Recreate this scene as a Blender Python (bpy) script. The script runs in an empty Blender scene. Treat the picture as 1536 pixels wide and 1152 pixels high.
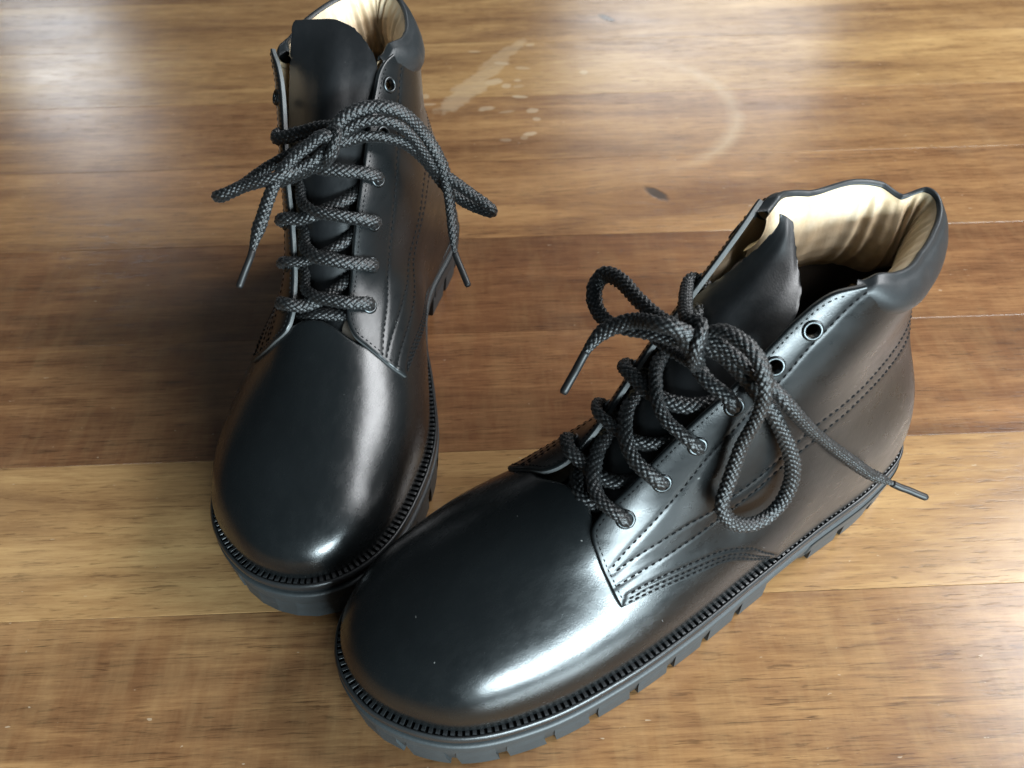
import bpy, bmesh, math, random
import numpy as np
from mathutils import Matrix, Vector
PI = math.pi
rng = np.random.default_rng(7)
scene = bpy.context.scene
COL = scene.collection

# ------------------------------------------------------------------ camera
CAM_H, CAM_PITCH, CAM_ROLL, CAM_F = .3875, 47.155, -.763, 1372.7
def make_camera():
    a, r = math.radians(CAM_PITCH), math.radians(CAM_ROLL)
    fw = Vector((0, math.cos(a), -math.sin(a))); ri = Vector((1, 0, 0)); up = ri.cross(fw)
    ri2 = ri*math.cos(r)+up*math.sin(r); up2 = -ri*math.sin(r)+up*math.cos(r)
    cd = bpy.data.cameras.new('camera'); c = bpy.data.objects.new('camera', cd); COL.objects.link(c)
    M = Matrix((ri2, up2, -fw)).transposed().to_4x4(); M.translation = (0, 0, CAM_H); c.matrix_world = M
    cd.sensor_width = 36; cd.lens = CAM_F/1536*36; cd.clip_start = .01; cd.clip_end = 50
    cd.dof.use_dof = True; cd.dof.focus_distance = .40; cd.dof.aperture_fstop = 15
    scene.camera = c
make_camera()

# ------------------------------------------------------------------ world and window light
world = bpy.data.worlds.new('World'); scene.world = world; world.use_nodes = True
bg = world.node_tree.nodes['Background']
bg.inputs[0].default_value = (.66, .88, 1.0, 1); bg.inputs[1].default_value = .055
def window(name, az, el, dist, w, h, power, color, target=(0, .28, .04)):
    """a window seen from the boots: az from the viewing direction, el above the table"""
    a, e = math.radians(az), math.radians(el); t = Vector(target)
    p = t+Vector((math.sin(a)*math.cos(e), math.cos(a)*math.cos(e), math.sin(e)))*dist
    l = bpy.data.lights.new(name, 'AREA'); l.shape = 'RECTANGLE'; l.size = w; l.size_y = h
    l.energy = power; l.color = color
    o = bpy.data.objects.new(name, l); COL.objects.link(o); o.location = p
    o.rotation_euler = (t-p).to_track_quat('-Z', 'Y').to_euler()
window('window_light', 150, 13, 2.2, 1.40, .50, 160, (.76, .93, 1.0))
window('side_window_light', 82, 41, 1.7, 1.3, .7, 46, (.96, .98, 1.0))
window('far_window_light', -28.0, 26, 3.2, .36, .50, 4.5, (.84, .92, 1.0), (-.36, .80, 0))
window('back_window_light', 12, 27, 3.2, 1.0, .5, 9, (.93, .97, 1.0), (.17, .80, 0))
scene.view_settings.view_transform = 'Standard'
scene.view_settings.look = 'None'
scene.view_settings.exposure = .27
scene.view_settings.gamma = 1
scene.cycles.max_bounces = 8

# ------------------------------------------------------------------ materials
def new_mat(name):
    m = bpy.data.materials.new(name); m.use_nodes = True
    nt = m.node_tree; b = nt.nodes['Principled BSDF']
    return m, nt, b
def N(nt, t, **k):
    n = nt.nodes.new(t)
    for a, v in k.items():
        if a == 'inp':
            for i, x in v.items(): n.inputs[i].default_value = x
        else: setattr(n, a, v)
    return n
def L(nt, a, b): nt.links.new(a, b)
def math_n(nt, op, a, b=None, clamp=False):
    n = N(nt, 'ShaderNodeMath', operation=op); n.use_clamp = clamp
    for i, x in enumerate((a, b)):
        if x is None: continue
        if isinstance(x, (int, float)): n.inputs[i].default_value = x
        else: L(nt, x, n.inputs[i])
    return n.outputs[0]
def ramp(nt, fac, stops, interp='LINEAR'):
    r = N(nt, 'ShaderNodeValToRGB'); r.color_ramp.interpolation = interp
    e = r.color_ramp.elements
    while len(e) < len(stops): e.new(.5)
    for i, (p, c) in enumerate(stops):
        e[i].position = p; e[i].color = c if len(c) == 4 else (*c, 1)
    if fac is not None: L(nt, fac, r.inputs[0])
    return r.outputs[0]
def mix_rgb(nt, fac, a, b, mode='MIX'):
    n = N(nt, 'ShaderNodeMix', data_type='RGBA', blend_type=mode)
    for s, x in ((0, fac), (6, a), (7, b)):
        if isinstance(x, (int, float)): n.inputs[s].default_value = x
        elif isinstance(x, tuple): n.inputs[s].default_value = x if len(x) == 4 else (*x, 1)
        else: L(nt, x, n.inputs[s])
    return n.outputs[2]
def noise(nt, vec, scale, detail=4, rough=.5, dist=0., dim='3D'):
    n = N(nt, 'ShaderNodeTexNoise', noise_dimensions=dim)
    n.inputs['Scale'].default_value = scale; n.inputs['Detail'].default_value = detail
    n.inputs['Roughness'].default_value = rough; n.inputs['Distortion'].default_value = dist
    if vec is not None: L(nt, vec, n.inputs['Vector'])
    return n.outputs[0]
def mapping(nt, vec, scale=(1, 1, 1), loc=(0, 0, 0), rot=(0, 0, 0)):
    n = N(nt, 'ShaderNodeMapping'); n.inputs['Scale'].default_value = scale
    n.inputs['Location'].default_value = loc; n.inputs['Rotation'].default_value = rot
    L(nt, vec, n.inputs['Vector']); return n.outputs[0]
def bump(nt, b, h, strength, dist, prev=None):
    n = N(nt, 'ShaderNodeBump'); n.inputs['Strength'].default_value = strength; n.inputs['Distance'].default_value = dist
    L(nt, h, n.inputs['Height'])
    if prev is not None: L(nt, prev, n.inputs['Normal'])
    if b is not None: L(nt, n.outputs[0], b.inputs['Normal'])
    return n.outputs[0]

def leather(name, base, r0, r1, grain=.10, coat=.25, spec=.5):
    m, nt, b = new_mat(name)
    tc = N(nt, 'ShaderNodeTexCoord').outputs['Object']
    cl = noise(nt, tc, 38, 5, .6)
    spk = ramp(nt, noise(nt, tc, 420, 1, .4), [(.815, (0, 0, 0)), (.835, (1, 1, 1))])
    col = mix_rgb(nt, cl, tuple(x*.75 for x in base), tuple(x*1.35 for x in base))
    L(nt, mix_rgb(nt, math_n(nt, 'MULTIPLY', spk, .5), col, (.25, .25, .24)), b.inputs['Base Color'])
    st = noise(nt, mapping(nt, tc, (60, 25, 60), rot=(0, 0, .5)), 3, 6, .65)
    dust = ramp(nt, noise(nt, tc, 700, 2, .5), [(.70, (0, 0, 0)), (.80, (1, 1, 1))])
    rr = N(nt, 'ShaderNodeMapRange'); L(nt, st, rr.inputs[0])
    rr.inputs[1].default_value = .3; rr.inputs[2].default_value = .7; rr.inputs[3].default_value = r0; rr.inputs[4].default_value = r1
    L(nt, math_n(nt, 'ADD', rr.outputs[0], math_n(nt, 'MULTIPLY', dust, .10)), b.inputs['Roughness'])
    b.inputs['Specular IOR Level'].default_value = spec
    b.inputs['Coat Weight'].default_value = coat; b.inputs['Coat Roughness'].default_value = .22
    g1 = bump(nt, None, noise(nt, tc, 1500, 3, .6), grain, .0004)
    g2 = bump(nt, None, noise(nt, tc, 260, 4, .55), .06, .0006, g1)
    g3 = g2
    bump(nt, b, noise(nt, tc, 45, 3, .5), .12, .002, g3)
    return m
M_LEATHER = leather('black_leather', (.0042, .0050, .0054), .21, .31, coat=.10)
M_QUARTER = leather('side_leather', (.0046, .0054, .0058), .25, .35, coat=.05, spec=.33)
M_COLLAR = leather('collar_leather', (.011, .0125, .0135), .38, .50, .2, .03, spec=.32)
M_TONGUE = leather('tongue_leather', (.006, .0064, .007), .30, .44, .12, .12)

def simple(name, base, rough, metal=0., spec=.5, bscale=None, bstr=.2, bdist=.0004, vary=.25):
    m, nt, b = new_mat(name)
    tc = N(nt, 'ShaderNodeTexCoord').outputs['Object']
    c = noise(nt, tc, 120, 4, .6)
    L(nt, mix_rgb(nt, c, tuple(x*(1-vary) for x in base), tuple(min(1, x*(1+vary)) for x in base)), b.inputs['Base Color'])
    b.inputs['Roughness'].default_value = rough; b.inputs['Metallic'].default_value = metal
    b.inputs['Specular IOR Level'].default_value = spec
    if bscale: bump(nt, b, noise(nt, tc, bscale, 4, .6), bstr, bdist)
    return m
M_THREAD = simple('black_thread', (.006, .006, .0065), .85, spec=.2, bscale=4000)
M_RUBBER = simple('sole_rubber', (.021, .025, .027), .54, bscale=900, bstr=.25)
M_WELT = simple('welt_rubber', (.014, .015, .016), .34, bscale=900, bstr=.15)
M_METAL = simple('gunmetal', (.055, .060, .062), .36, metal=1., vary=.15)
M_AGLET = simple('black_plastic_tip', (.008, .0075, .0075), .45, spec=.3)
M_EDGE = simple('cut_leather_edge', (.060, .062, .062), .55, bscale=2500, bstr=.5)
M_RAW = simple('raw_leather_edge', (.11, .105, .097), .85, bscale=2500, bstr=.8)
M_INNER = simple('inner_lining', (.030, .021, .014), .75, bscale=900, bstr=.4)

def tan_lining():
    m, nt, b = new_mat('tan_lining')
    tc = N(nt, 'ShaderNodeTexCoord').outputs['Object']
    c = ramp(nt, noise(nt, tc, 55, 5, .65), [(.28, (.44, .31, .18)), (.5, (.57, .44, .29)), (.75, (.66, .54, .38))])
    L(nt, c, b.inputs['Base Color']); b.inputs['Roughness'].default_value = .5
    g = bump(nt, None, noise(nt, tc, 1600, 3, .6), .15, .0004)
    bump(nt, b, noise(nt, mapping(nt, tc, (1, 1, .35)), 120, 4, .55), .25, .0015, g)
    return m
M_TAN = tan_lining()
def lace_mat():
    m, nt, b = new_mat('black_lace')
    tc = N(nt, 'ShaderNodeTexCoord').outputs['Object']
    at = N(nt, 'ShaderNodeAttribute', attribute_name='strand')
    c = mix_rgb(nt, at.outputs['Fac'], (.0006, .0006, .0007), (.0075, .0079, .0082))  # shade between the braid strands painted in: gaps darker, raised strands lighter
    L(nt, c, b.inputs['Base Color']); b.inputs['Roughness'].default_value = .42
    b.inputs['Sheen Weight'].default_value = .05; b.inputs['Sheen Roughness'].default_value = .4
    bump(nt, b, noise(nt, tc, 4500, 3, .6), .35, .0003)
    return m
M_LACE = lace_mat()

KNOTS = [(.105, .543, .0092), (.091, .815, .0085)]
def wood_mat():
    m, nt, b = new_mat('varnished_plank_wood')
    geo = N(nt, 'ShaderNodeNewGeometry').outputs['Position']
    seed = N(nt, 'ShaderNodeAttribute', attribute_type='OBJECT', attribute_name='seed').outputs['Fac']
    tone = N(nt, 'ShaderNodeAttribute', attribute_type='OBJECT', attribute_name='tone').outputs['Fac']
    red = N(nt, 'ShaderNodeAttribute', attribute_type='OBJECT', attribute_name='red').outputs['Fac']
    cmb = N(nt, 'ShaderNodeCombineXYZ'); L(nt, math_n(nt, 'MULTIPLY', seed, 3.7), cmb.inputs[0]); L(nt, seed, cmb.inputs[1]); L(nt, math_n(nt, 'MULTIPLY', seed, 1.3), cmb.inputs[2])
    rot = N(nt, 'ShaderNodeVectorRotate', rotation_type='Z_AXIS'); rot.inputs['Angle'].default_value = -math.radians(1.66)
    L(nt, geo, rot.inputs['Vector'])
    # grain bends round the knots
    pos = rot.outputs[0]
    kmask = None
    sep = N(nt, 'ShaderNodeSeparateXYZ'); L(nt, geo, sep.inputs[0])
    bend = None
    halo = None
    for kx, ky, kr in KNOTS:
        dx = math_n(nt, 'SUBTRACT', sep.outputs[0], kx); dy = math_n(nt, 'SUBTRACT', sep.outputs[1], ky)
        e = math_n(nt, 'ADD', math_n(nt, 'POWER', math_n(nt, 'DIVIDE', dx, .050), 2.), math_n(nt, 'POWER', math_n(nt, 'DIVIDE', dy, .026), 2.))
        g = math_n(nt, 'EXPONENT', math_n(nt, 'MULTIPLY', e, -1.))
        sgn = math_n(nt, 'MULTIPLY', math_n(nt, 'DIVIDE', dy, .012), 1.)
        th = N(nt, 'ShaderNodeMath', operation='TANH')
        L(nt, sgn, th.inputs[0])
        bb = math_n(nt, 'MULTIPLY', math_n(nt, 'MULTIPLY', th.outputs[0], g), -.011)
        bend = bb if bend is None else math_n(nt, 'ADD', bend, bb)
        ka, kb = math.cos(-.85), math.sin(-.85)
        ra = math_n(nt, 'ADD', math_n(nt, 'MULTIPLY', dx, ka/(kr*1.25)), math_n(nt, 'MULTIPLY', dy, kb/(kr*1.25)))
        rb_ = math_n(nt, 'ADD', math_n(nt, 'MULTIPLY', dx, -kb/(kr*.55)), math_n(nt, 'MULTIPLY', dy, ka/(kr*.55)))
        rr = math_n(nt, 'SQRT', math_n(nt, 'ADD', math_n(nt, 'POWER', ra, 2.), math_n(nt, 'POWER', rb_, 2.)))
        rr = math_n(nt, 'ADD', rr, math_n(nt, 'MULTIPLY', math_n(nt, 'SUBTRACT', noise(nt, geo, 300, 3, .6), .5), .7))
        km = math_n(nt, 'MULTIPLY', math_n(nt, 'SUBTRACT', 1.1, rr), 2.2, True)
        halo = g if halo is None else math_n(nt, 'MAXIMUM', halo, g)
        kmask = km if kmask is None else math_n(nt, 'MAXIMUM', kmask, km)
    bc = N(nt, 'ShaderNodeCombineXYZ'); L(nt, bend, bc.inputs[1])
    av = N(nt, 'ShaderNodeVectorMath', operation='ADD'); L(nt, pos, av.inputs[0]); L(nt, bc.outputs[0], av.inputs[1])
    av2 = N(nt, 'ShaderNodeVectorMath', operation='ADD'); L(nt, av.outputs[0], av2.inputs[0]); L(nt, cmb.outputs[0], av2.inputs[1])
    v = av2.outputs[0]
    broad = noise(nt, mapping(nt, v, (3.0, 24, 1)), 1.0, 6, .60, .7)
    band = noise(nt, mapping(nt, v, (13, 115, 1)), 1.0, 7, .68, 1.0)
    fine = noise(nt, mapping(nt, v, (42, 700, 1)), 1.0, 6, .75, .3)
    fleck = noise(nt, mapping(nt, v, (75, 820, 1)), 1.0, 3, .6, .3)
    blotch = noise(nt, mapping(nt, v, (24, 60, 1)), 1.0, 5, .65)
    t = math_n(nt, 'ADD', math_n(nt, 'MULTIPLY', broad, .75), math_n(nt, 'ADD', math_n(nt, 'MULTIPLY', band, .36), math_n(nt, 'MULTIPLY', fine, .34)))
    t = math_n(nt, 'ADD', math_n(nt, 'ADD', t, math_n(nt, 'MULTIPLY', blotch, .20)), math_n(nt, 'SUBTRACT', tone, .83))
    c = ramp(nt, t, [(.22, (.070, .033, .015)), (.44, (.162, .083, .035)), (.60, (.272, .153, .063)), (.78, (.400, .248, .104)), (1.0, (.54, .370, .178))])
    c = mix_rgb(nt, math_n(nt, 'MULTIPLY', red, .8), c, mix_rgb(nt, 1.0, c, (.92, .76, .80), 'MULTIPLY'))
    pore = ramp(nt, fleck, [(.34, (1, 1, 1)), (.45, (0, 0, 0))])
    pmask = math_n(nt, 'MULTIPLY', pore, ramp(nt, band, [(.40, (.9, .9, .9)), (.62, (.15, .15, .15))]))
    c = mix_rgb(nt, math_n(nt, 'MULTIPLY', pmask, .62), c, (.035, .015, .007))
    dry = N(nt, 'ShaderNodeAttribute', attribute_type='OBJECT', attribute_name='dry').outputs['Fac']
    hl = noise(nt, mapping(nt, v, (5, 210, 1)), 1.0, 3, .55, .35)
    hl = math_n(nt, 'MULTIPLY', math_n(nt, 'SUBTRACT', .012, math_n(nt, 'ABSOLUTE', math_n(nt, 'SUBTRACT', hl, .5))), 110., True)
    brk = ramp(nt, noise(nt, mapping(nt, v, (26, 120, 1)), 1.0, 3, .6), [(.46, (0, 0, 0)), (.60, (1, 1, 1))])
    hl = math_n(nt, 'MULTIPLY', math_n(nt, 'MULTIPLY', hl, brk), dry)
    c = mix_rgb(nt, math_n(nt, 'MULTIPLY', hl, .75), c, (.045, .020, .009))
    cross = noise(nt, mapping(nt, v, (85, 18, 1)), 1.0, 4, .65)
    c = mix_rgb(nt, math_n(nt, 'MULTIPLY', math_n(nt, 'MULTIPLY', math_n(nt, 'SUBTRACT', cross, .42), 1.6, True), math_n(nt, 'MULTIPLY', dry, .28)), c, (.50, .34, .16))
    streak = ramp(nt, noise(nt, mapping(nt, v, (7, 300, 1)), 1.0, 5, .65, .6), [(.60, (0, 0, 0)), (.72, (1, 1, 1))])
    c = mix_rgb(nt, math_n(nt, 'MULTIPLY', streak, .38), c, (.06, .026, .011))
    # knot
    c = mix_rgb(nt, math_n(nt, 'MULTIPLY', halo, math_n(nt, 'MULTIPLY', band, .55)), c, (.09, .034, .016))
    c = mix_rgb(nt, math_n(nt, 'MULTIPLY', kmask, .9), c, (.036, .026, .020))
    # dried water marks on the varnish
    def blob(x, y, rx, ry, ang):
        dx = math_n(nt, 'SUBTRACT', sep.outputs[0], x); dy = math_n(nt, 'SUBTRACT', sep.outputs[1], y)
        ca, sa = math.cos(ang), math.sin(ang)
        a = math_n(nt, 'ADD', math_n(nt, 'MULTIPLY', dx, ca/rx), math_n(nt, 'MULTIPLY', dy, sa/rx))
        d = math_n(nt, 'ADD', math_n(nt, 'MULTIPLY', dx, -sa/ry), math_n(nt, 'MULTIPLY', dy, ca/ry))
        return math_n(nt, 'SQRT', math_n(nt, 'ADD', math_n(nt, 'POWER', a, 2.), math_n(nt, 'POWER', d, 2.)))
    wob = math_n(nt, 'MULTIPLY', math_n(nt, 'SUBTRACT', noise(nt, geo, 80, 3, .6), .5), 1.2)
    wm = None
    for (x, y, rx, ry, a, s) in WATER:
        d = math_n(nt, 'ADD', blob(x, y, rx, ry, a), wob)
        k = math_n(nt, 'MULTIPLY', math_n(nt, 'MULTIPLY', math_n(nt, 'SUBTRACT', 1., d), 4., True), s)
        wm = k if wm is None else math_n(nt, 'MAXIMUM', wm, k)
    # ring mark
    d = math_n(nt, 'ADD', blob(.095, .655, .085, .085, 0), math_n(nt, 'MULTIPLY', wob, .10))
    rg = math_n(nt, 'SUBTRACT', 1., math_n(nt, 'MULTIPLY', math_n(nt, 'ABSOLUTE', math_n(nt, 'SUBTRACT', d, 1.)), 9.), True)
    side = math_n(nt, 'MULTIPLY', math_n(nt, 'SUBTRACT', sep.outputs[0], .115), 22., True)
    rg = math_n(nt, 'MULTIPLY', math_n(nt, 'MULTIPLY', rg, side), math_n(nt, 'MULTIPLY', noise(nt, geo, 30, 3, .6), .9))
    wm = math_n(nt, 'MAXIMUM', wm, rg)
    smear = ramp(nt, noise(nt, mapping(nt, geo, (9, 7, 1)), 1.0, 5, .65), [(.52, (0, 0, 0)), (.75, (1, 1, 1))])
    wm2 = math_n(nt, 'MAXIMUM', wm, math_n(nt, 'MULTIPLY', smear, .12))
    c = mix_rgb(nt, math_n(nt, 'MULTIPLY', wm2, .42), c, (.56, .47, .33))
    # tiny pale scuffs
    sc = ramp(nt, noise(nt, mapping(nt, geo, (160, 420, 1), rot=(0, 0, .3)), 1.0, 2, .5), [(.735, (0, 0, 0)), (.76, (1, 1, 1))])
    c = mix_rgb(nt, math_n(nt, 'MULTIPLY', sc, .35), c, (.55, .45, .32))
    L(nt, c, b.inputs['Base Color'])
    rb = noise(nt, mapping(nt, geo, (12, 20, 1)), 1.0, 5, .6)
    ro = math_n(nt, 'ADD', math_n(nt, 'ADD', .15, math_n(nt, 'MULTIPLY', rb, .16)), math_n(nt, 'MULTIPLY', wm, .02))
    L(nt, ro, b.inputs['Roughness'])
    b.inputs['Specular IOR Level'].default_value = .42
    h = math_n(nt, 'SUBTRACT', math_n(nt, 'MULTIPLY', fine, .5), math_n(nt, 'MULTIPLY', pmask, .9))
    h = math_n(nt, 'SUBTRACT', h, math_n(nt, 'MULTIPLY', kmask, 1.6))
    g = bump(nt, None, h, .10, .0004)
    bump(nt, b, noise(nt, mapping(nt, geo, (4, 14, 1)), 1.0, 2, .5), .05, .002, g)
    return m
WATER = [(-.036, .682, .011, .040, -.62, .6), (-.022, .712, .009, .040, -.66, .5), (-.004, .748, .008, .040, -.62, .42), (-.013, .703, .009, .006, .3, .8)]
for _k in range(20):
    _a, _b = rng.normal(.01, .06), rng.normal(.665, .045)
    if .55 < _b < .80: WATER.append((float(_a), float(_b), float(rng.uniform(.0025, .0085)), float(rng.uniform(.0018, .0042)), float(rng.uniform(-.3, .3)), float(rng.uniform(.4, .95))))
M_WOOD = wood_mat()

# ------------------------------------------------------------------ boot last (left foot, lateral = -x, toe = +y)
def cr_closed(P,n):
    P=np.array(P,float);m=len(P);t=np.linspace(0,m,n,endpoint=False);i=t.astype(int);f=(t-i)[:,None]
    p0,p1,p2,p3=[P[(i+k)%m] for k in(-1,0,1,2)]
    return .5*((2*p1)+(-p0+p2)*f+(2*p0-5*p1+4*p2-p3)*f**2+(-p0+3*p1-3*p2+p3)*f**3)
def resample_closed(P,n):
    Q=np.vstack([P,P[:1]]);d=np.r_[0,np.cumsum(np.linalg.norm(np.diff(Q,axis=0),axis=1))]
    s=np.linspace(0,d[-1],n,endpoint=False)
    return np.stack([np.interp(s,d,Q[:,k]) for k in range(P.shape[1])],1)
def resample_open(P,n):
    P=np.asarray(P,float);d=np.r_[0,np.cumsum(np.linalg.norm(np.diff(P,axis=0),axis=1))]
    s=np.linspace(0,d[-1],n)
    return np.stack([np.interp(s,d,P[:,k]) for k in range(P.shape[1])],1)
def cr_open(P,n,even=True):
    P=np.asarray(P,float);m=len(P)
    E=np.vstack([2*P[0]-P[1],P,2*P[-1]-P[-2]])
    t=np.linspace(0,m-1,max(n,m*12));i=np.minimum(t.astype(int),m-2);f=(t-i)[:,None]
    p0,p1,p2,p3=E[i],E[i+1],E[i+2],E[i+3]
    C=.5*((2*p1)+(-p0+p2)*f+(2*p0-5*p1+4*p2-p3)*f**2+(-p0+3*p1-3*p2+p3)*f**3)
    return resample_open(C,n)
def sm_interp(x,xs,ys):
    # C1 monotone-ish cubic (Catmull-Rom on non uniform knots)
    xs=np.asarray(xs,float);ys=np.asarray(ys,float);m=np.gradient(ys,xs)
    x=np.clip(x,xs[0],xs[-1]);i=np.clip(np.searchsorted(xs,x)-1,0,len(xs)-2)
    h=xs[i+1]-xs[i];t=(x-xs[i])/h
    return (2*t**3-3*t**2+1)*ys[i]+(t**3-2*t**2+t)*h*m[i]+(-2*t**3+3*t**2)*ys[i+1]+(t**3-t**2)*h*m[i+1]
WELT=.974*np.array([(0,0),(-.028,.011),(-.0395,.042),(-.0445,.085),(-.0500,.125),(-.0555,.165),(-.0585,.205),(-.0565,.245),(-.0455,.280),(-.022,.303),(.004,.309),(.026,.300),(.042,.278),(.050,.245),(.051,.212),(.0425,.175),(.0305,.135),(.0255,.095),(.032,.045),(.026,.012)])
WELT=resample_closed(cr_closed(WELT,800),600)
def inset(P,d):
    T=np.roll(P,-2,0)-np.roll(P,2,0);T/=np.linalg.norm(T,axis=1)[:,None]
    N=np.stack([T[:,1],-T[:,0]],1)
    c=P.mean(0)
    if ((P-c)*N).sum()<0:N=-N
    return P-N*(np.asarray(d)[...,None] if np.ndim(d) else d)
Z0=.031
FEATHER=inset(WELT,.0035)
_yb,_yt=FEATHER[:,1].min(),FEATHER[:,1].max()
_ys=np.linspace(_yb+1e-4,_yt-1e-4,400)
def _side(s):
    i0,i1=FEATHER[:,1].argmin(),FEATHER[:,1].argmax()
    a=np.roll(FEATHER,-i0,0);k=(i1-i0)%len(FEATHER)
    A=a[:k+1];B=np.vstack([a[k:],a[:1]])[::-1]
    if A[:,0].mean()>B[:,0].mean():A,B=B,A
    S=A if s<0 else B
    return np.interp(_ys,S[:,1],S[:,0])
_xl,_xm=_side(-1),_side(1)
YR=.212
def _xc(y):
    return sm_interp(y,[0,.04,.1,.15,.2,.25,.31],[-.001,-.003,-.006,-.0055,-.0035,-.001,.003])
_C=np.array([float(_xc(YR)),YR])
_ang=np.arctan2(FEATHER[:,0]-_C[0],FEATHER[:,1]-_C[1]);_rad=np.hypot(*(FEATHER-_C).T);_o=np.argsort(_ang);_ang=_ang[_o];_rad=_rad[_o]
YH=.036
_CH=np.array([float(_xc(YH)),YH])
_anh=np.arctan2(FEATHER[:,0]-_CH[0],FEATHER[:,1]-_CH[1]);_rah=np.hypot(*(FEATHER-_CH).T);_o=np.argsort(_anh);_anh=_anh[_o];_rah=_rah[_o]
def Hd(y):return sm_interp(y,[0,.10,.125,.15,.17,.19,.21,.235,.26,.30],[.060,.094,.098,.0895,.077,.0635,.054,.0465,.0425,.0385])
def smin(a,b,k):
    h=np.clip(.5+.5*(b-a)/k,0,1);return b+(a-b)*h-k*h*(1-h)
def F(x,y,z):
    b=(z-Z0)/Hd(y);bb=np.clip(b,0,1)
    xc=_xc(y);w=np.where(x<xc,xc-np.interp(y,_ys,_xl),np.interp(y,_ys,_xm)-xc)
    rho=np.abs(x-xc)/np.maximum(w,1e-4)
    dx,dy=x-_C[0],y-_C[1]
    rt=np.hypot(dx,dy)/np.interp(np.arctan2(dx,dy),_ang,_rad,period=2*PI)
    s=np.clip((y-YR+.02)/.04,0,1);s=s*s*(3-2*s)
    rho=np.where(y>YR+.02,rt,np.where(y<YR-.02,rho,rho*(1-s)+rt*s))
    dx,dy=x-_CH[0],y-_CH[1]
    rh=np.hypot(dx,dy)/np.interp(np.arctan2(dx,dy),_anh,_rah,period=2*PI)
    sh=np.clip((YH+.012-y)/.024,0,1);sh=sh*sh*(3-2*sh)
    rho=rho*(1-sh)+rh*sh
    mb=np.clip((x-xc)/.012,0,1)*np.exp(-((y-.125)/.045)**2)
    rho=rho/(1+(.045+.20*mb)*np.sin(PI*np.clip(bb*1.1,0,1)))
    p=2.15+.25*s
    lat=np.clip((xc-x)/.012,0,1);lat=lat*lat*(3-2*lat)*np.clip((.285-y)/.05,0,1)*np.clip((y-.10)/.04,0,1)
    q0=1.65+.2*s
    f0=rho**p+np.sign(b)*np.abs(b)**q0-1
    rl=sm_interp(y,[.08,.11,.15,.19,.21,.235,.26,.30],[.46,.46,.50,.64,.73,.84,.93,1.])
    tw=sm_interp(y,[.08,.19,.215,.245,.275,.30],[.76,.78,.82,.90,.98,1.])
    bl=b/rl
    fl=rho**2.7+np.sign(bl)*np.abs(bl)**2-1
    ft=(rho/tw)**2.2+np.sign(b)*np.abs(b)**1.75-1
    ff=f0+(smin(fl,ft,.42)-f0)*lat
    zz=z
    yb=sm_interp(zz,[.03,.05,.07,.10,.125,.15,.17,.20],[.0105,.0085,.0105,.0170,.0205,.0190,.0155,.014])
    yf=sm_interp(zz,[.03,.06,.09,.10,.125,.15,.17,.20],[.13,.16,.176,.176,.161,.134,.113,.086])
    ws=sm_interp(zz,[.03,.05,.08,.10,.125,.15,.17,.20],[.031,.0335,.0343,.0338,.0332,.0330,.0325,.033])
    yc=(yb+yf)/2;a=(yf-yb)/2
    t=(y-yc)/a
    ez=np.clip((zz-.06)/.07,0,1);ez=ez*ez*(3-2*ez)
    egg=1-ez*(-.16*(t-np.sqrt(t*t+.09))) - (1-ez)*.05*t
    n=2.3-.25*ez
    fs=(np.abs(x-_xc(np.minimum(y,.1))-.004*ez)/(ws*egg))**n+np.abs(t)**n-1
    return smin(ff,fs,.28)
NU,NV=400,200
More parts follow.
